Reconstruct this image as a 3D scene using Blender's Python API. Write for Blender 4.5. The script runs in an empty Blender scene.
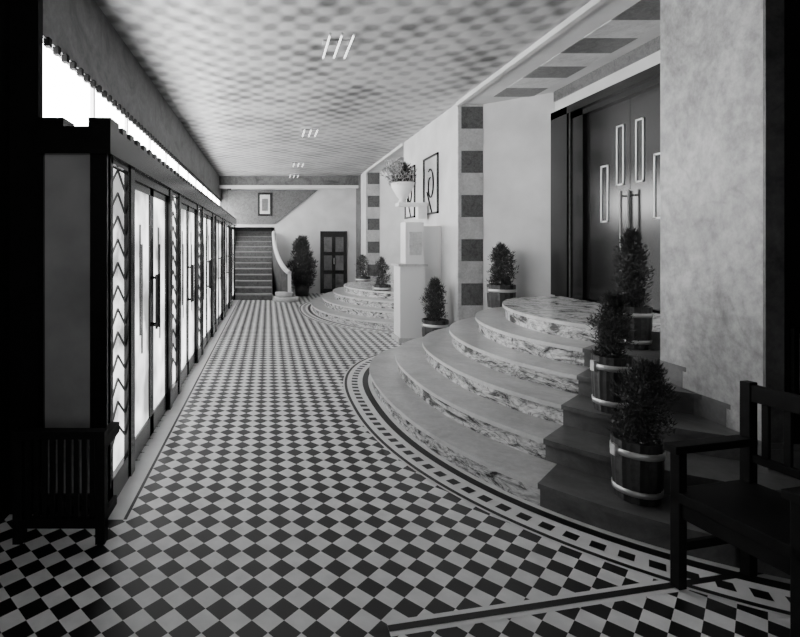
import bpy, math, random
from mathutils import Vector, Matrix
random.seed(11)
H=1.6; F=500.0; U0=268.0; V0=244.0
CEIL=3.75; XL=-1.53; XR=2.88; YE=16.3; YB=-2.0; XD=4.0; PLAT=0.9

# ---------------- materials ----------------
def newmat(name):
    m=bpy.data.materials.new(name); m.use_nodes=True
    nt=m.node_tree; b=nt.nodes['Principled BSDF']
    return m,nt,b
def g(v): return (v,v,v,1)
def plain(name,v,rough=0.6,metal=0.0,spec=0.5,noise=0.0,scale=8.0):
    m,nt,b=newmat(name)
    b.inputs['Roughness'].default_value=rough; b.inputs['Metallic'].default_value=metal
    b.inputs['Specular IOR Level'].default_value=spec
    tc=nt.nodes.new('ShaderNodeTexCoord'); n=nt.nodes.new('ShaderNodeTexNoise')
    n.inputs['Scale'].default_value=scale; n.inputs['Detail'].default_value=6
    nt.links.new(tc.outputs['Object'],n.inputs['Vector'])
    r=nt.nodes.new('ShaderNodeValToRGB')
    r.color_ramp.elements[0].position=0.3; r.color_ramp.elements[1].position=0.7
    r.color_ramp.elements[0].color=g(max(0,v*(1-noise))); r.color_ramp.elements[1].color=g(min(1,v*(1+noise)))
    nt.links.new(n.outputs['Fac'],r.inputs['Fac']); nt.links.new(r.outputs['Color'],b.inputs['Base Color'])
    return m
def marble(name,lo,hi,scale=3.0,dist=2.5,rough=0.25,stretch=(1,1,1),p0=.35,p1=.62,fine=0.0,vein=0.0):
    m,nt,b=newmat(name)
    L=nt.links.new
    tc=nt.nodes.new('ShaderNodeTexCoord'); mp=nt.nodes.new('ShaderNodeMapping')
    mp.inputs['Scale'].default_value=stretch; mp.inputs['Rotation'].default_value=(0.3,0.5,0.2)
    n=nt.nodes.new('ShaderNodeTexNoise'); n.inputs['Scale'].default_value=scale; n.inputs['Detail'].default_value=12
    n.inputs['Roughness'].default_value=.68; n.inputs['Distortion'].default_value=dist
    r=nt.nodes.new('ShaderNodeValToRGB'); e=r.color_ramp.elements
    e[0].position=p0; e[1].position=p1; e[0].color=g(lo); e[1].color=g(hi)
    x=e.new((p0+p1)/2); x.color=g(lo*.4+hi*.6)
    L(tc.outputs['Object'],mp.inputs['Vector']); L(mp.outputs[0],n.inputs['Vector'])
    L(n.outputs['Fac'],r.inputs['Fac'])
    out=r.outputs['Color']
    def mul(o,fac_out):
        mx=nt.nodes.new('ShaderNodeMixRGB'); mx.blend_type='MULTIPLY'; mx.inputs['Fac'].default_value=1
        L(o,mx.inputs['Color1']); L(fac_out,mx.inputs['Color2']); return mx.outputs[0]
    if fine:
        n2=nt.nodes.new('ShaderNodeTexNoise'); n2.inputs['Scale'].default_value=scale*9; n2.inputs['Detail'].default_value=8; n2.inputs['Roughness'].default_value=.7
        L(mp.outputs[0],n2.inputs['Vector'])
        mr=nt.nodes.new('ShaderNodeMapRange'); mr.inputs['From Min'].default_value=.35; mr.inputs['From Max'].default_value=.65
        mr.inputs['To Min'].default_value=1-fine; mr.inputs['To Max'].default_value=1+fine*.3
        L(n2.outputs['Fac'],mr.inputs['Value']); out=mul(out,mr.outputs[0])
    if vein:
        n3=nt.nodes.new('ShaderNodeTexNoise'); n3.inputs['Scale'].default_value=scale*1.3; n3.inputs['Detail'].default_value=9; n3.inputs['Distortion'].default_value=dist
        L(mp.outputs[0],n3.inputs['Vector'])
        s=nt.nodes.new('ShaderNodeMath'); s.operation='SUBTRACT'; s.inputs[1].default_value=.5; L(n3.outputs['Fac'],s.inputs[0])
        a=nt.nodes.new('ShaderNodeMath'); a.operation='ABSOLUTE'; L(s.outputs[0],a.inputs[0])
        mr=nt.nodes.new('ShaderNodeMapRange'); mr.inputs['From Min'].default_value=0; mr.inputs['From Max'].default_value=.035
        mr.inputs['To Min'].default_value=1-vein; mr.inputs['To Max'].default_value=1
        L(a.outputs[0],mr.inputs['Value']); out=mul(out,mr.outputs[0])
    L(out,b.inputs['Base Color'])
    b.inputs['Roughness'].default_value=rough
    return m
def emis(name,v,strength,base=0.8,noise=True,lo=.55,scale=1.7):
    m,nt,b=newmat(name)
    b.inputs['Base Color'].default_value=g(base); b.inputs['Roughness'].default_value=.35
    b.inputs['Emission Strength'].default_value=strength
    if noise:
        tc=nt.nodes.new('ShaderNodeTexCoord'); n=nt.nodes.new('ShaderNodeTexNoise')
        n.inputs['Scale'].default_value=scale; n.inputs['Detail'].default_value=3
        r=nt.nodes.new('ShaderNodeValToRGB'); r.color_ramp.elements[0].position=.35; r.color_ramp.elements[1].position=.65
        r.color_ramp.elements[0].color=g(v*lo); r.color_ramp.elements[1].color=g(v)
        nt.links.new(tc.outputs['Object'],n.inputs['Vector']); nt.links.new(n.outputs['Fac'],r.inputs['Fac'])
        nt.links.new(r.outputs['Color'],b.inputs['Emission Color'])
    else: b.inputs['Emission Color'].default_value=g(v)
    return m

def floor_mat():
    m,nt,b=newmat('checker_tile')
    tc=nt.nodes.new('ShaderNodeTexCoord'); mp=nt.nodes.new('ShaderNodeMapping')
    mp.inputs['Rotation'].default_value=(0,0,math.radians(45)); mp.inputs['Location'].default_value=(0,0,.05)
    ck=nt.nodes.new('ShaderNodeTexChecker'); ck.inputs['Scale'].default_value=1/.097
    ck.inputs['Color1'].default_value=g(.88); ck.inputs['Color2'].default_value=g(.010)
    n=nt.nodes.new('ShaderNodeTexNoise'); n.inputs['Scale'].default_value=9; n.inputs['Detail'].default_value=8
    mr=nt.nodes.new('ShaderNodeMapRange'); mr.inputs['From Min'].default_value=.3; mr.inputs['From Max'].default_value=.7
    mr.inputs['To Min'].default_value=.85; mr.inputs['To Max'].default_value=1.05
    mx=nt.nodes.new('ShaderNodeMixRGB'); mx.blend_type='MULTIPLY'; mx.inputs['Fac'].default_value=1
    nt.links.new(tc.outputs['Object'],mp.inputs['Vector']); nt.links.new(mp.outputs[0],ck.inputs['Vector'])
    nt.links.new(tc.outputs['Object'],n.inputs['Vector']); nt.links.new(n.outputs['Fac'],mr.inputs['Value'])
    nt.links.new(ck.outputs['Color'],mx.inputs['Color1']); nt.links.new(mr.outputs[0],mx.inputs['Color2'])
    nt.links.new(mx.outputs[0],b.inputs['Base Color']); b.inputs['Roughness'].default_value=.34
    b.inputs['Specular IOR Level'].default_value=.35
    return m
def ceiling_mat():
    m,nt,b=newmat('quilted_leaf_ceiling')
    L=nt.links.new
    tc=nt.nodes.new('ShaderNodeTexCoord'); sep=nt.nodes.new('ShaderNodeSeparateXYZ')
    n=nt.nodes.new('ShaderNodeTexNoise'); n.inputs['Scale'].default_value=3; n.inputs['Detail'].default_value=5
    L(tc.outputs['Object'],n.inputs['Vector'])
    va=nt.nodes.new('ShaderNodeVectorMath'); va.operation='MULTIPLY_ADD'
    va.inputs[1].default_value=(.12,.12,.12)
    L(n.outputs['Color'],va.inputs[0]); L(tc.outputs['Object'],va.inputs[2])
    L(va.outputs[0],sep.inputs[0])
    def sn(o,k):
        a=nt.nodes.new('ShaderNodeMath'); a.operation='MULTIPLY'; a.inputs[1].default_value=k; L(o,a.inputs[0])
        s=nt.nodes.new('ShaderNodeMath'); s.operation='SINE'; L(a.outputs[0],s.inputs[0]); return s
    p=nt.nodes.new('ShaderNodeMath'); p.operation='MULTIPLY'
    L(sn(sep.outputs['X'],math.pi/.17).outputs[0],p.inputs[0]); L(sn(sep.outputs['Y'],math.pi/.17).outputs[0],p.inputs[1])
    n2=nt.nodes.new('ShaderNodeTexNoise'); n2.inputs['Scale'].default_value=1.3; n2.inputs['Detail'].default_value=4; L(tc.outputs['Object'],n2.inputs['Vector'])
    mr=nt.nodes.new('ShaderNodeMapRange'); mr.inputs['From Min'].default_value=-.6; mr.inputs['From Max'].default_value=.6; mr.inputs['To Min'].default_value=0; mr.inputs['To Max'].default_value=.48
    L(p.outputs[0],mr.inputs['Value'])
    ad=nt.nodes.new('ShaderNodeMath'); ad.operation='MULTIPLY_ADD'; ad.inputs[1].default_value=1.2
    L(n2.outputs['Fac'],ad.inputs[0]); L(mr.outputs[0],ad.inputs[2])
    r=nt.nodes.new('ShaderNodeValToRGB'); r.color_ramp.elements[0].position=.4; r.color_ramp.elements[1].position=1.0
    r.color_ramp.elements[0].color=g(.07); r.color_ramp.elements[1].color=g(.38)
    L(ad.outputs[0],r.inputs['Fac']); L(r.outputs['Color'],b.inputs['Base Color'])
    bp=nt.nodes.new('ShaderNodeBump'); bp.inputs['Strength'].default_value=.3; bp.inputs['Distance'].default_value=.02
    L(p.outputs[0],bp.inputs['Height']); L(bp.outputs[0],b.inputs['Normal'])
    b.inputs['Roughness'].default_value=.4
    return m

M={}
M['floor']=floor_mat(); M['ceil']=ceiling_mat()
M['white']=plain('white_plaster',.55,.6,noise=.12,scale=2.2)
M['wallgrey']=marble('grey_stone_wall',.05,.14,2.0,1.5,.5,fine=.3)
M['dark']=plain('dark_paint_and_shade',.006,.7,noise=.2,spec=.1)  # plain dark parts, plus painted shade on the pier's near face
M['blackwood']=plain('black_lacquer',.006,.2,noise=.3)
M['pier']=marble('travertine_pier',.16,.46,1.4,.9,.45,(1,1,.8),.33,.62,fine=.4,vein=.18)
M['marble']=marble('veined_marble',.06,.78,2.6,2.6,.25,(1,1,2.6),.39,.57,fine=.3,vein=.65)
M['tread']=marble('tread_stone',.36,.52,2.2,1.0,.28,fine=.2)
M['nose']=marble('tread_nosing',.55,.72,2.2,1.0,.28,fine=.1)
M['tread_shade']=marble('tread_stone_shaded',.07,.13,3,1.0,.35,fine=.2)  # plain stone, darkened to paint in shadow at the near step ends
M['plat']=marble('platform_marble',.15,.8,2.6,2.4,.2,(1,1,1),.38,.54,fine=.3,vein=.5)
M['lt']=marble('stripe_light',.42,.6,4,1,.4,fine=.2)
M['dk']=marble('stripe_dark',.07,.15,7,2,.4,fine=.4)
M['tileW']=plain('white_tile',.82,.38,noise=.05,spec=.3)
M['tileB']=plain('black_tile',.010,.38,noise=.1,spec=.3)
M['metal']=plain('pale_metal',.6,.35,metal=.6)
M['inlay']=plain('white_inlay',.75,.4)
M['barrel']=plain('dark_stave_wood',.018,.45,noise=.5,scale=20)
M['barrel2']=plain('dark_stave_wood_b',.045,.45,noise=.5,scale=30)
M['chair']=plain('dark_chair_wood',.005,.65,noise=.4,scale=14,spec=.15)
M['leaf']=plain('conifer_leaf',.035,.6,noise=.6,scale=30)
M['leaf2']=plain('flower_petal',.3,.6,noise=.7,scale=30)
M['glass']=emis('backlit_transom_glass',1.0,30.0)
M['dglass']=emis('backlit_door_glass',1.0,4.2,lo=.12,scale=2.4)
M['fillglass']=emis('added_fill_glass',1.0,2.2,lo=.7)  # emission for the added fill panes behind the camera
M['tube']=emis('lit_tube',1.0,2.2,noise=False)
M['endpanel']=plain('grey_glass_panel',.32,.3,noise=.35,scale=2)
M['stair']=plain('stair_stone',.25,.6,noise=.15)

# ---------------- mesh builder ----------------
class MB:
    def __init__(s): s.v=[]; s.f=[]; s.mi=[]; s.mats=[]; s.smooth=[]
    def m(s,mat):
        if mat not in s.mats: s.mats.append(mat)
        return s.mats.index(mat)
    def face(s,pts,mat,smooth=False):
        i=len(s.v); s.v+= [tuple(p) for p in pts]; s.f.append(tuple(range(i,i+len(pts)))); s.mi.append(s.m(mat)); s.smooth.append(smooth)
    def box(s,x0,x1,y0,y1,z0,z1,mat,T=None):
        c=[(x0,y0,z0),(x1,y0,z0),(x1,y1,z0),(x0,y1,z0),(x0,y0,z1),(x1,y0,z1),(x1,y1,z1),(x0,y1,z1)]
        if T: c=[tuple(T@Vector(p)) for p in c]
        i=len(s.v); s.v+=c
        for f in [(0,3,2,1),(4,5,6,7),(0,1,5,4),(1,2,6,5),(2,3,7,6),(3,0,4,7)]:
            s.f.append(tuple(i+k for k in f)); s.mi.append(s.m(mat)); s.smooth.append(False)
    def lathe(s,cx,cy,prof,mat,n=24,wob=0,smooth=True,mat2=None):
        i=len(s.v)
        for (r,z) in prof:
            for k in range(n):
                a=2*math.pi*k/n; rr=r*(1-(wob if k%2 else 0)); s.v.append((cx+rr*math.cos(a),cy+rr*math.sin(a),z))
        for j in range(len(prof)-1):
            for k in range(n):
                a=i+j*n+k; b=i+j*n+(k+1)%n
                s.f.append((a,b,b+n,a+n)); s.mi.append(s.m(mat2 if (mat2 and (k//2)%2) else mat)); s.smooth.append(smooth)
        s.f.append(tuple(i+k for k in range(n))[::-1]); s.mi.append(s.m(mat)); s.smooth.append(False)
        o=i+(len(prof)-1)*n
        s.f.append(tuple(o+k for k in range(n))); s.mi.append(s.m(mat)); s.smooth.append(False)
    def tube(s,p,q,r,mat,n=10,r2=None):
        p=Vector(p);q=Vector(q);d=(q-p).normalized(); r2=r if r2 is None else r2
        up=Vector((0,0,1)) if abs(d.z)<.9 else Vector((1,0,0))
        a=d.cross(up).normalized(); b=d.cross(a)
        i=len(s.v)
        for c,rr in ((p,r),(q,r2)):
            for k in range(n):
                t=2*math.pi*k/n; s.v.append(tuple(c+a*math.cos(t)*rr+b*math.sin(t)*rr))
        for k in range(n):
            s.f.append((i+k,i+(k+1)%n,i+n+(k+1)%n,i+n+k)); s.mi.append(s.m(mat)); s.smooth.append(True)
        s.f.append(tuple(i+k for k in range(n))); s.mi.append(s.m(mat)); s.smooth.append(False)
        s.f.append(tuple(i+n+k for k in range(n))); s.mi.append(s.m(mat)); s.smooth.append(False)
    def done(s,name,bevel=0):
        me=bpy.data.meshes.new(name); me.from_pydata(s.v,[],s.f)
        for mt in s.mats: me.materials.append(mt)
        for p,mi,sm in zip(me.polygons,s.mi,s.smooth): p.material_index=mi; p.use_smooth=sm
        me.update()
        o=bpy.data.objects.new(name,me); bpy.context.collection.objects.link(o)
        if bevel:
            bv=o.modifiers.new('bevel','BEVEL'); bv.width=bevel; bv.segments=2; bv.limit_method='ANGLE'
        return o

# ---------------- shell ----------------
b=MB(); b.box(-2.3,5,YB,20.5,-.1,0,M['floor']); b.done('floor')
b=MB(); b.box(-2.3,5,YB,20.5,CEIL,CEIL+.1,M['ceil']); b.done('ceiling')
b=MB()
b.box(XL-.2,XL,YB,3.4,0,CEIL,M['dark'])
b.box(XL,-1.36,2.96,3.02,0,CEIL,M['dark'])
b.box(XL-.2,XL,3.4,YE,3.02,CEIL,M['wallgrey'])
b.box(XL-.2,XL,3.4,YE,0,2.05,M['dark'])
b.done('wall_left')
b=MB()
b.box(XL-.10,XL-.06,3.4,YE,2.05,3.02,M['glass'])
y=3.4
while y<YE:
    b.box(XL-.06,XL-.03,y,y+.04,2.05,3.02,M['metal']); y+=1.07
yy=3.45
while yy<YE:
    b.box(XL-.02,XL+.02,yy,yy+.05,2.97,3.03,M['dark']); yy+=.15
b.done('window_1')
b=MB(); b.box(-2.3,5,YB-.1,YB,0,CEIL,M['dark']); b.done('wall_back')
b=MB()
b.box(-1.2,1.6,YB+.02,YB+.04,.9,3.3,M['fillglass'])  # added glowing panes, out of view, to brighten the near floor
for i in range(6):
    x=-1.2+i*.56; b.box(x-.03,x+.03,YB+.001,YB+.07,.85,3.35,M['blackwood'])
for z in (.85,2.4,3.3): b.box(-1.23,1.63,YB+.001,YB+.07,z,z+.06,M['blackwood'])
b.done('added_fill_window')

# right wall
RY0,RY1=3.67,7.58
b=MB(); b.box(XR,4.3,2.91,RY0,0,CEIL,M['pier'])
b.box(XR+.001,XR+.11,2.895,2.91,0,CEIL,M['wallgrey']); b.box(XR+.11,XR+.6,2.88,2.91,0,CEIL,M['dark']); b.done('stone_pier')  # near-black sheet paints the pier's camera-facing side as unlit
b=MB(); b.box(3.4,3.6,YB,2.88,0,CEIL,M['dark']); b.done('wall_near_right')
R2a,R2b=10.6,14.6
b=MB()
b.box(XR,3.26,8.3,R2a,0,CEIL,M['white'])
b.box(XR,3.26,R2b+.5,YE,0,CEIL,M['white'])
b.box(XR-.02,XR+.2,15.5,16.25,0,CEIL,M['wallgrey'])
b.done('wall_right')
def striped(name,y0,y1,x0=XR,x1=3.26):
    b=MB(); z=0;i=0
    while z<CEIL-.01:
        z1=min(z+.335,CEIL)
        b.box(x0+.045,x1,y0,y0+.05,z,z1,M['dk'] if i%2==0 else M['lt'])
        z=z1;i+=1
    b.box(x0,x0+.05,y0-.004,y0+.05,0,CEIL,M['lt'])
    b.box(x0,x1,y0+.05,y1,0,CEIL,M['white'])
    return b.done(name)
striped('striped_pilaster',RY1,8.3)
striped('striped_pilaster',R2b,R2b+.5,XR-.02)
def recess(ya,yb,tag,z0):
    yc=(ya+yb)/2
    b=MB()
    b.face([(3.26,yb+.01,0),(XD,yb-.61,0),(XD,yb-.61,CEIL),(3.26,yb+.01,CEIL)],M['white'])
    b.face([(3.26,ya-.01,0),(XD,ya+.5,0),(XD,ya+.5,CEIL),(3.26,ya-.01,CEIL)],M['white'])
    b.box(XD,XD+.2,ya-.2,yb+.2,3.42,CEIL,M['white'])
    b.box(XD-.02,XD,ya+.5,yb-.61,3.58,CEIL,M['dk'])
    b.box(XD+.15,XD+.3,ya-.2,yb+.2,0,CEIL,M['dark'])
    b.done('wall_recess_'+tag)
    b=MB()
    b.box(XR,XD,ya,yb,CEIL-.03,CEIL+.001,M['white'])
    y=yb-.40; i=0
    while y>ya:
        b.box(3.24,3.80,max(ya,y-.41),y,CEIL-.036,CEIL-.030,M['dk'] if i%2==0 else M['lt']); y-=.41; i+=1
    b.box(XR-.03,XR+.03,ya,yb,CEIL-.06,CEIL,M['white'])
    b.done('trim_soffit_'+tag)
    b=MB()
    f=M['blackwood']; x=XD
    y0=yb-.61; y1=ya+.48; c=yc-.06
    hl=.76; top=3.24; T=3.42
    b.box(x-.06,x+.1,c+hl+.27,y0,z0,T,f); b.box(x-.02,x+.1,c+hl,c+hl+.27,z0,T-.1,f)
    b.box(x-.06,x+.1,y1,c-hl-.27,z0,T,f); b.box(x-.02,x+.1,c-hl-.27,c-hl,z0,T-.1,f)
    b.box(x-.06,x+.1,y1,y0,T-.1,T,f); b.box(x-.02,x+.1,c-hl-.27,c+hl+.27,top,T-.1,f)
    b.box(x-.03,x,c+hl+.255,c+hl+.27,z0,T-.1,M['dk'])
    for s in (-1,1):
        ya_,yb_=(c+.004,c+hl) if s>0 else (c-hl,c-.004)
        b.box(x+.03,x+.09,ya_,yb_,z0+.01,top,f)
        def outl(d0,d1,za,zb):
            a,bb=sorted((c+s*d0,c+s*d1)); w=.018
            b.box(x+.02,x+.032,a,a+w,za,zb,M['inlay']); b.box(x+.02,x+.032,bb-w,bb,za,zb,M['inlay'])
            b.box(x+.02,x+.032,a,bb,za,za+w,M['inlay']); b.box(x+.02,x+.032,a,bb,zb-w,zb,M['inlay'])
        outl(.09,.21,2.27+z0-.9,2.96+z0-.9); outl(.35,.48,1.86+z0-.9,2.54+z0-.9)
        yh=c+s*.06
        b.tube((x-.03,yh,z0+.62),(x-.03,yh,z0+1.3),.014,M['metal'])
        for zz in (.68,1.24): b.tube((x-.03,yh,z0+zz),(x+.03,yh,z0+zz),.01,M['metal'])
    return b.done('door_'+tag)
recess(RY0,RY1,'1',PLAT)
recess(R2a,R2b,'2',.6)

# ---------------- curved steps ----------------
def make_steps(name,cx,cy,tang,bn0,dbn,bf0,dbf,rise,clamp,split,xw,nexp):
    N=96; K=len(tang)
    def outline(a,bn,bf,n,off=0):
        P=[]
        for i in range(N+1):
            t=-math.pi/2+math.pi*i/N
            c=abs(math.cos(t))**(2/n); s=abs(math.sin(t))**(2/n)
            P.append([cx-a*c, cy+(bf*s if t<0 else -bn*s)])
        Q=[[xw,P[0][1]]]+P+[[xw,P[-1][1]]]
        if off:
            R=[]
            for i,p in enumerate(Q):
                a_=Q[max(0,i-1)]; b_=Q[min(len(Q)-1,i+1)]
                dx,dy=b_[0]-a_[0],b_[1]-a_[1]; l=math.hypot(dx,dy) or 1
                R.append([p[0]+dy/l*off,p[1]-dx/l*off])
            if R[len(R)//2][0]>Q[len(Q)//2][0]:
                R=[[2*q[0]-r[0],2*q[1]-r[1]] for q,r in zip(Q,R)]
            Q=R
        return Q
    prm=[]
    for k,u in enumerate(tang):
        tgt=(u-U0)/F; bn=bn0-dbn*k; bf=bf0-dbf*k; n=nexp-(nexp-2.0)*k/(K-1)
        lo,hi=.2,4
        for _ in range(40):
            a=(lo+hi)/2; mn=min(p[0]/p[1] for p in outline(a,bn,bf,n))
            if mn<tgt: hi=a
            else: lo=a
        prm.append((a,bn,bf,n))
    cl=lambda Q:[clamp(*q) for q in Q]
    b=MB()
    for k in range(K):
        P=cl(outline(*prm[k])); Ns=cl(outline(*prm[k],off=.03))
        nx=cl(outline(*prm[k+1])) if k<K-1 else None
        z0=rise*k; z1=rise*(k+1); th=.032
        for i in range(len(P)-1):
            mid=((P[i][0]+P[i+1][0])/2,(P[i][1]+P[i+1][1])/2)
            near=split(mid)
            rm=M['tread_shade'] if near else M['marble']; tm=M['tread_shade'] if near else M['tread']  # near ends: plain stone with the shadow put into its colour
            nm=M['tread_shade'] if near else M['nose']
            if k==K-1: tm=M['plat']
            b.face([(*P[i],z0),(*P[i+1],z0),(*P[i+1],z1-th),(*P[i],z1-th)],rm)
            b.face([(*P[i],z1-th),(*P[i+1],z1-th),(*Ns[i+1],z1-th),(*Ns[i],z1-th)],nm)
            b.face([(*Ns[i],z1-th),(*Ns[i+1],z1-th),(*Ns[i+1],z1),(*Ns[i],z1)],nm)
            if nx: b.face([(*Ns[i],z1),(*Ns[i+1],z1),(*nx[i+1],z1),(*nx[i],z1)],tm)
            else: b.face([(*Ns[i],z1),(*Ns[i+1],z1),(xw,Ns[i+1][1],z1),(xw,Ns[i][1],z1)],tm)
    o=b.done(name)
    return o,lambda off: cl(outline(*prm[0],off=off)),prm
def cl1(x,y):
    if y<2.87: return (min(x,3.38),y)
    if y<RY0: return (min(x,XR-.003),y)
    if y>RY1-.01: return (min(x,XR-.003),min(y,8.28))
    return (x,y)
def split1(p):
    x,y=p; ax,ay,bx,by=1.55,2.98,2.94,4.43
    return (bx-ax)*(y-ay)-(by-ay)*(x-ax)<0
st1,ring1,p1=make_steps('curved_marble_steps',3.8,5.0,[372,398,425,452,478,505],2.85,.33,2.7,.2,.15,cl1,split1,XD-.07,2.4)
def cl2(x,y):
    if y<R2a or y>R2b: return (min(x,XR-.003 if y<R2a else XR-.025),y)
    return (x,y)
st2,ring2,p2=make_steps('curved_marble_steps',3.6,12.0,[312,323,334,345],3.1,.38,3.0,.38,.15,cl2,lambda p:False,XD-.07,2.3)
def strip(b,A,B,mat,z=.003):
    for i in range(len(A)-1): b.face([(*A[i],z),(*A[i+1],z),(*B[i+1],z),(*B[i],z)],mat)
def resample(P,d):
    out=[];acc=0
    for i in range(len(P)-1):
        a=Vector(P[i]);c=Vector(P[i+1]);L=(c-a).length
        if L<1e-6: continue
        t=d-acc
        while t<=L:
            out.append((a+(c-a)*(t/L),(c-a).normalized())); t+=d
        acc=L-(t-d)
    return out
for nm,ring in (('inlaid_floor_border',ring1),('inlaid_floor_border',ring2)):
    b=MB()
    strip(b,ring(0.0),ring(.33),M['tileW'],.002)
    strip(b,ring(.045),ring(.11),M['tileB'],.004)
    strip(b,ring(.285),ring(.315),M['tileB'],.004)
    for p,t in resample(ring(.20),.125):
        n=Vector((-t.y,t.x)); h=.034
        b.face([(*(p+t*h+n*h),.004),(*(p-t*h+n*h),.004),(*(p-t*h-n*h),.004),(*(p+t*h-n*h),.004)],M['tileB'])
    b.done(nm)
b=MB()
A=[(.50+i*.1,2.06+.019*i) for i in range(24)]
sh=lambda d:[(x,y+d) for x,y in A]
strip(b,sh(-.025),sh(.06),M['tileW'],.0015); strip(b,sh(0),sh(.035),M['tileB'],.003)
b.done('inlaid_floor_band')
b=MB()
strip(b,[(-.95,2.9),(-.95,YE-2)],[(-.84,2.9),(-.84,YE-2)],M['tileW'],.002)
strip(b,[(-.84,2.9),(-.84,YE-2)],[(-.82,2.9),(-.82,YE-2)],M['tileB'],.002)
b.done('trim_floor_margin')

# ---------------- left door screen ----------------
XS=-.95; Y0=2.97; XC=-1.355
b=MB(); f=M['blackwood']
b.box(XC,XS,Y0,Y0+.05,.02,2.13,M['endpanel'])
b.box(XS-.10,XS,Y0-.02,Y0+.06,0,2.13,f); b.box(XC,XC+.03,Y0-.02,Y0+.06,0,2.13,f)
b.box(XC,XS,Y0-.02,Y0+.06,0,.12,f)
b.box(XC,XS+.03,Y0-.05,YE-1.6,2.13,2.29,f)
b.box(XC,XC+.16,Y0-.05,Y0+.12,2.29,2.34,f); b.box(XS-.10,XS+.03,Y0-.05,Y0+.12,2.29,2.34,f)
y=Y0+.2
while y<YE-1.7:
    b.box(XS-.03,XS+.03,y,y+.09,2.29,2.335,f); y+=.18
b.done('vestibule_screen_frame')
def dframe(b,y0,y1,z0,z1,w,x0,x1):
    b.box(x0,x1,y0,y0+w,z0,z1,f); b.box(x0,x1,y1-w,y1,z0,z1,f)
    b.box(x0,x1,y0,y1,z1-w,z1,f); b.box(x0,x1,y0,y1,z0,z0+.16,f)
y=Y0+.065; bay=0
while y<14.2:
    b=MB(); y1=y+.40
    b.box(XS-.04,XS-.03,y,y1,.1,2.08,M['dglass']); dframe(b,y,y1,0,2.128,.035,XS-.06,XS)
    z=.3
    while z<1.95:
        for s in (0,1):
            ym=(y+y1)/2; p=(XS-.022,y+.03 if s==0 else y1-.03,z); q=(XS-.022,ym,z+.13)
            b.tube(p,q,.008,M['dk'],6)
        z+=.15
    b.done('chevron_sidelight')
    yp=y1+.002
    b=MB(); b.box(XS-.1,XS+.01,yp,yp+.1,0,2.128,f); b.done('trim_post_%d'%(bay*2+1))
    d0=yp+.102; dwid=.64
    b=MB()
    for j in (0,1):
        a=d0+j*dwid; c=a+dwid
        b.box(XS-.045,XS-.035,a+.02,c-.02,.1,2.0,M['dglass'])
        dframe(b,a+.004,c-.004,.01,2.06,.06,XS-.06,XS-.02)
        yh=c-.05 if j==0 else a+.05
        b.tube((XS+.03,yh,.9),(XS+.03,yh,1.35),.012,f,8)
        for zz in (.93,1.32): b.tube((XS+.03,yh,zz),(XS-.03,yh,zz),.009,f,6)
        b.box(XS-.035,XS-.025,a+.28,a+.30,.9,1.75,M['dk']); b.box(XS-.035,XS-.025,a+.34,a+.36,.75,1.6,M['dk'])
    b.box(XS-.06,XS,d0,d0+2*dwid,2.06,2.128,f)
    b.done('door_%d'%(bay+3))
    yq=d0+2*dwid+.002
    b=MB(); b.box(XS-.1,XS+.01,yq,yq+.1,0,2.128,f); b.done('trim_post_%d'%(bay*2+2))
    y=yq+.102; bay+=1

# ---------------- end wall & staircase ----------------
def X(u,Y): return (u-U0)*Y/F
def Z(v,Y): return H-(v-V0)*Y/F
b=MB()
xo0,xo1=-1.2,X(275,YE); zo=Z(227,YE)
b.box(XL-.2,xo0,YE,YE+.2,0,CEIL,M['wallgrey'])
b.box(xo0,xo1,YE,YE+.2,zo,CEIL,M['white'])
b.box(xo1,3.3,YE,YE+.2,0,CEIL,M['white'])
b.box(XL,XR,YE-.5,YE,Z(188,YE)+.02,CEIL,M['wallgrey'])
b.done('wall_end')
b=MB(); b.box(XL,XR-.03,YE-.54,YE-.501,Z(190,YE),Z(187,YE),M['white']); b.done('trim_end_beam')
b=MB()
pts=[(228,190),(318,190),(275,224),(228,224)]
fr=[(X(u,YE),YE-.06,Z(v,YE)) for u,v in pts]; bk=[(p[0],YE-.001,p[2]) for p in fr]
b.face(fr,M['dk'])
for i in range(4): b.face([fr[i],fr[(i+1)%4],bk[(i+1)%4],bk[i]],M['wallgrey'])
b.done('stair_soffit')
b=MB()
b.box(X(258,YE),X(272,YE),YE-.10,YE-.062,Z(216,YE),Z(193,YE),M['blackwood'])
b.box(X(260,YE),X(270,YE),YE-.105,YE-.10,Z(214,YE),Z(195,YE),M['lt'])
b.box(X(262,YE),X(268,YE),YE-.108,YE-.105,Z(211,YE),Z(199,YE),M['dk'])
b.done('framed_picture')
b=MB()
for i in range(13):
    b.box(-1.195,.12,14.3+i*.28,14.3+(i+1)*.28,0,.17*(i+1)-.03,M['dk'])
    b.box(-1.195,.12,14.28+i*.28,14.3+(i+1)*.28,.17*(i+1)-.03,.17*(i+1),M['stair'])
b.done('staircase')
b=MB(); b.box(-1.6,-1.2,YE+.2,20.5,0,CEIL,M['dark']); b.box(xo1,xo1+.2,YE+.2,20.5,0,CEIL,M['wallgrey']); b.box(-1.6,.4,20.4,20.5,0,CEIL,M['wallgrey']); b.done('wall_stairwell')
b=MB(); n=20
prev=None
for i in range(n+1):
    t=i/n; yy=14.2+2.0*t; xx=.14+.42*(1-t)**2.2; z=.75+1.2*t**1.3
    c=(xx,yy,z)
    if prev:
        for (dx) in (0,.1):
            b.face([(prev[0]+dx,prev[1],0),(c[0]+dx,c[1],0),(c[0]+dx,c[1],c[2]),(prev[0]+dx,prev[1],prev[2])],M['wallgrey'] if dx==0 else M['inlay'])
        b.tube((prev[0]+.05,prev[1],prev[2]+.03),(c[0]+.05,c[1],c[2]+.03),.065,M['inlay'],10)
    prev=c
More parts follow.
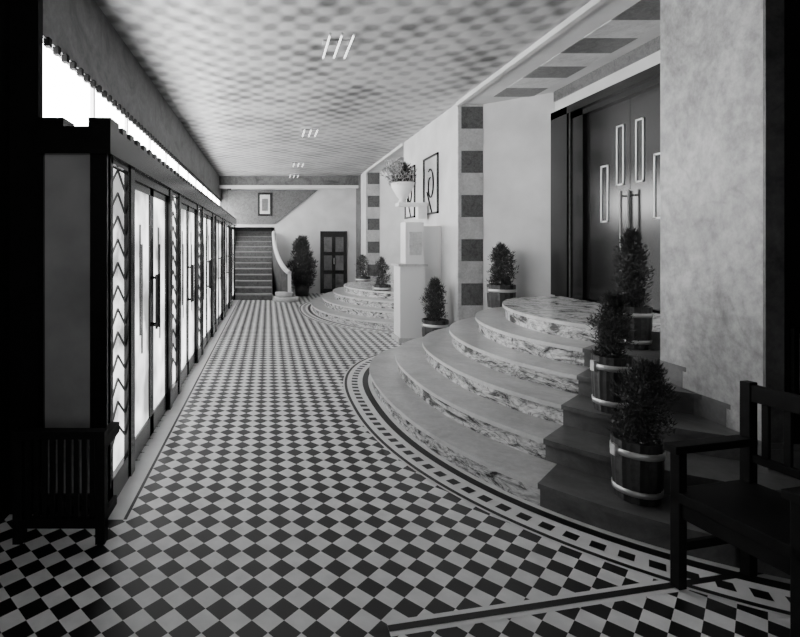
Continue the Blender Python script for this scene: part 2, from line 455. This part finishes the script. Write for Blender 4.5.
b.face([(.56,14.2,0),(.66,14.2,0),(.66,14.2,.75),(.56,14.2,.75)],M['inlay'])
b.lathe(.5,14.05,[(.36,0),(.36,.12)],M['lt'],28); b.lathe(.46,14.15,[(.26,.12),(.26,.24)],M['lt'],28)
b.done('stair_balustrade')
b=MB()
xa,xb=X(322,YE),X(345,YE)
b.box(xa-.06,xb+.06,YE-.05,YE-.002,0,2.02,f)
for r in range(3):
    for c in range(2):
        w=(xb-xa)/2; b.box(xa+c*w+.06,xa+(c+1)*w-.06,YE-.07,YE-.05,.15+r*.6,.15+r*.6+.48,M['wallgrey'])
b.tube((xa+.38,YE-.1,.95),(xa+.38,YE-.1,1.15),.012,M['metal'],8)
b.done('door_20')

# ---------------- shrubs ----------------
def foliage(b,cx,cy,z0,h,r,n,mat,ls=.03,lean=0,kind='bush'):
    # upright sprigs growing from a tapered oval mass
    blobs=[]
    K=70
    for i in range(K):
        t=(i+random.random())/K
        w=max(.12,(math.sin(math.pi*min(1,t*.72+.22)))**.8) if kind=='bush' else (1-t)**.7
        a=i*2.39996+random.uniform(-.5,.5); rr=r*w*random.uniform(.15,.85)
        blobs.append((cx+rr*math.cos(a)+lean*t,cy+rr*math.sin(a),z0+h*t*.92,r*(.14+.24*w)*random.uniform(.7,1.2)))
    for i in range(n):
        B=random.choice(blobs)
        d=Vector((random.gauss(0,1),random.gauss(0,1),random.gauss(0,1))).normalized()
        p=Vector(B[:3])+d*B[3]*random.uniform(.2,1.15)
        if p.z<z0-.02: continue
        dr=(d+Vector((0,0,.9))+Vector([random.uniform(-.5,.5) for _ in range(3)])).normalized()
        sd=dr.cross(Vector([random.uniform(-1,1) for _ in range(3)])).normalized()*ls*.2
        L=ls*random.uniform(.6,1.6)
        b.face([p-sd,p+sd,p+dr*L+sd*.2,p+dr*L-sd*.2],mat)
def potted(name,x,y,z,r,hp,h,rs,n=2200,ls=.028,lean=0):
    b=MB()
    prof=[(r*.86,z),(r*.94,z+hp*.25),(r*.99,z+hp*.55),(r,z+hp),(r*.9,z+hp),(r*.88,z+hp*.92)]
    b.lathe(x,y,prof,M['barrel'],36,.03,False,M['barrel2'])
    for t0,t1,a0,a1 in ((.13,.22,.92,.945),(.76,.86,1.0,1.005)):
        ra=r*a0+.004; rb=r*a1+.004
        b.lathe(x,y,[(ra-.01,z+hp*t0),(ra,z+hp*t0),(rb,z+hp*t1),(rb-.01,z+hp*t1)],M['metal'],36)
    for s in (-1,1):   # iron lugs
        b.box(x+s*(r+.004)-.012,x+s*(r+.004)+.012,y-.02,y+.02,z+hp*.72,z+hp*.9,M['metal'])
    b.tube((x,y,z+hp*.9),(x+lean*.7,y,z+hp+h*.7),.012,M['barrel'],8,.006)
    foliage(b,x,y,z+hp*.98,h,rs,n,M['leaf'],ls,lean)
    return b.done(name)
potted('potted_conifer',2.11,2.86,.152,.125,.34,.46,.155,7000,.02,.06)
potted('potted_conifer',2.38,3.46,.452,.122,.38,.46,.135,6000,.02)
potted('potted_conifer',3.0,4.12,.752,.135,.34,.66,.15,6000,.024)
potted('potted_conifer',3.34,7.16,.602,.19,.42,.60,.20,5000,.03)
potted('potted_conifer',2.60,7.78,.007,.2,.42,.66,.19,5000,.03)
potted('potted_conifer',X(382,10.9),10.9,.30,.19,.42,.62,.19,3000)
potted('potted_conifer',X(363,13.6),13.6,.30,.2,.42,.62,.2,2500)
b=MB(); b.lathe(X(302,15.5),15.5,[(.2,0),(.24,.35),(.22,.35)],M['barrel'],20); foliage(b,X(302,15.5),15.5,.25,1.65,.42,9000,M['leaf'],.06); b.done('potted_conifer')

# ---------------- pedestal, urn, murals ----------------
b=MB()
W=M['inlay']
b.box(2.14,2.54,8.1,8.5,0,1.24,W); b.box(2.11,2.57,8.07,8.53,0,.08,M['lt']); b.box(2.10,2.58,8.06,8.54,1.24,1.28,M['lt'])
b.box(2.24,2.54,8.15,8.45,1.28,1.96,W); b.box(2.3,2.5,8.13,8.15,1.42,1.8,M['lt'])
b.box(2.54,XR-.002,8.32,8.5,0,1.9,W)
b.done('stepped_pedestal')
b=MB()
ux,uy=2.42,9.0
b.box(ux-.1,XR-.04,uy-.12,uy+.12,2.28,2.34,W); b.box(2.68,XR-.04,uy-.08,uy+.08,2.05,2.28,W)
b.lathe(ux,uy,[(.08,2.34),(.05,2.4),(.1,2.46),(.19,2.62),(.21,2.7),(.18,2.7)],W,24)
foliage(b,ux,uy,2.68,.36,.25,1500,M['leaf'],.05); foliage(b,ux-.03,uy,2.68,.42,.28,1500,M['leaf2'],.05,-.14)
b.done('flower_urn_on_bracket')
def mural(y0,y1,z0,z1):
    b=MB(); w=.035; x0,x1=XR-.03,XR-.001
    b.box(x1-.006,x1,y0+w,y1-w,z0+w,z1-w,M['white'])
    b.box(x0,x1,y0,y0+w,z0,z1,f); b.box(x0,x1,y1-w,y1,z0,z1,f); b.box(x0,x1,y0,y1,z0,z0+w,f); b.box(x0,x1,y0,y1,z1-w,z1,f)
    yc=(y0+y1)/2; zc=(z0+z1)/2; r=(y1-y0)*.24; pr=None
    for i in range(26):
        t=i/25*4.6; rr=r*(1-.12*t); p=(x0+.01,yc+rr*math.cos(t*1.5+1),zc+rr*1.6*math.sin(t*1.5+1))
        if pr: b.tube(pr,p,.013,f,6)
        pr=p
    b.tube((x0+.01,yc+r,zc-.1),(x0+.01,yc-r*.4,z0+w),.013,f,6)
    b.done('framed_wall_relief')
mural(8.42,9.2,2.12,3.15); mural(9.75,10.45,2.12,3.15); mural(8.55,9.2,.7,1.75); mural(9.75,10.45,.7,1.85)

# ---------------- ceiling lights ----------------
for (x,y) in ((.74,5.3),(.79,9.4),(.8,13.2),(.8,15.4)):
    b=MB(); b.box(x-.16,x+.16,y-.05,y+.05,CEIL-.02,CEIL,M['ceil'])
    for dx in (-.12,0,.12):
        b.tube((x+dx,y-.3,CEIL-.06),(x+dx,y+.3,CEIL-.06),.010,M['tube'],10)
        b.tube((x+dx,y-.33,CEIL-.06),(x+dx,y-.3,CEIL-.06),.013,M['metal'],10); b.tube((x+dx,y+.3,CEIL-.06),(x+dx,y+.33,CEIL-.06),.013,M['metal'],10)
        b.tube((x+dx,y,CEIL-.06),(x+dx,y,CEIL-.015),.008,M['metal'],6)
    b.done('ceiling_tube_light')

# ---------------- armchair & bench ----------------
def armchair(T):
    b=MB(); w=.5; d=.44
    c=M['chair']
    for yy in (-.045,-w):
        b.box(0,.045,yy,yy+.045,0,.63,c,T); b.box(d-.02,d+.03,yy,yy+.045,0,.93,c,T)
        b.box(-.03,d,yy-.01,yy+.055,.63,.665,c,T); b.box(.04,d,yy+.01,yy+.035,.17,.21,c,T)
    b.box(0,d+.02,-w,0,.40,.45,c,T); b.box(.01,.035,-w,0,.33,.40,c,T)
    b.box(d-.015,d+.02,-w,0,.84,.92,c,T); b.box(d-.01,d+.015,-w,0,.55,.59,c,T)
    for i in range(5):
        yy=-.08-i*.085; b.box(d-.005,d+.012,yy-.03,yy,.59,.84,c,T)
    return b.done('wooden_armchair',.004)
armchair(Matrix.Translation((1.88,2.34,.007))@Matrix.Rotation(math.atan2(.09,.41),4,'Z'))
# low slatted railing in the near left corner
b=MB(); c=M['chair']
b.box(-1.36,-.87,2.66,2.72,.56,.60,c); b.box(-1.36,-.87,2.67,2.71,.08,.13,c)
for x in (-1.36,-.92): b.box(x,x+.05,2.66,2.72,0,.56,c)
for i in range(9): b.box(-1.30+i*.043,-1.275+i*.043,2.68,2.70,.13,.56,c)
b.box(-.92,-.87,2.72,2.93,.50,.56,c); b.box(-.905,-.885,2.72,2.93,.08,.13,c)
b.done('slatted_railing')
b=MB(); b.box(3.0,3.2,2.85,2.878,.72,1.12,M['blackwood']); b.box(3.03,3.2,2.845,2.85,.75,1.09,M['dk']); b.done('notice_frame')

# ---------------- world/camera ----------------
w=bpy.data.worlds.new('world'); bpy.context.scene.world=w; w.use_nodes=True
w.node_tree.nodes['Background'].inputs[0].default_value=(.5,.5,.5,1); w.node_tree.nodes['Background'].inputs[1].default_value=.02
cam=bpy.data.cameras.new('camera'); co=bpy.data.objects.new('camera',cam); bpy.context.collection.objects.link(co)
cam.sensor_width=36; cam.lens=22.5; cam.shift_x=.165; cam.shift_y=-.093; cam.clip_start=.05
co.location=(0,0,H); co.rotation_euler=(math.pi/2,0,0)
bpy.context.scene.camera=co
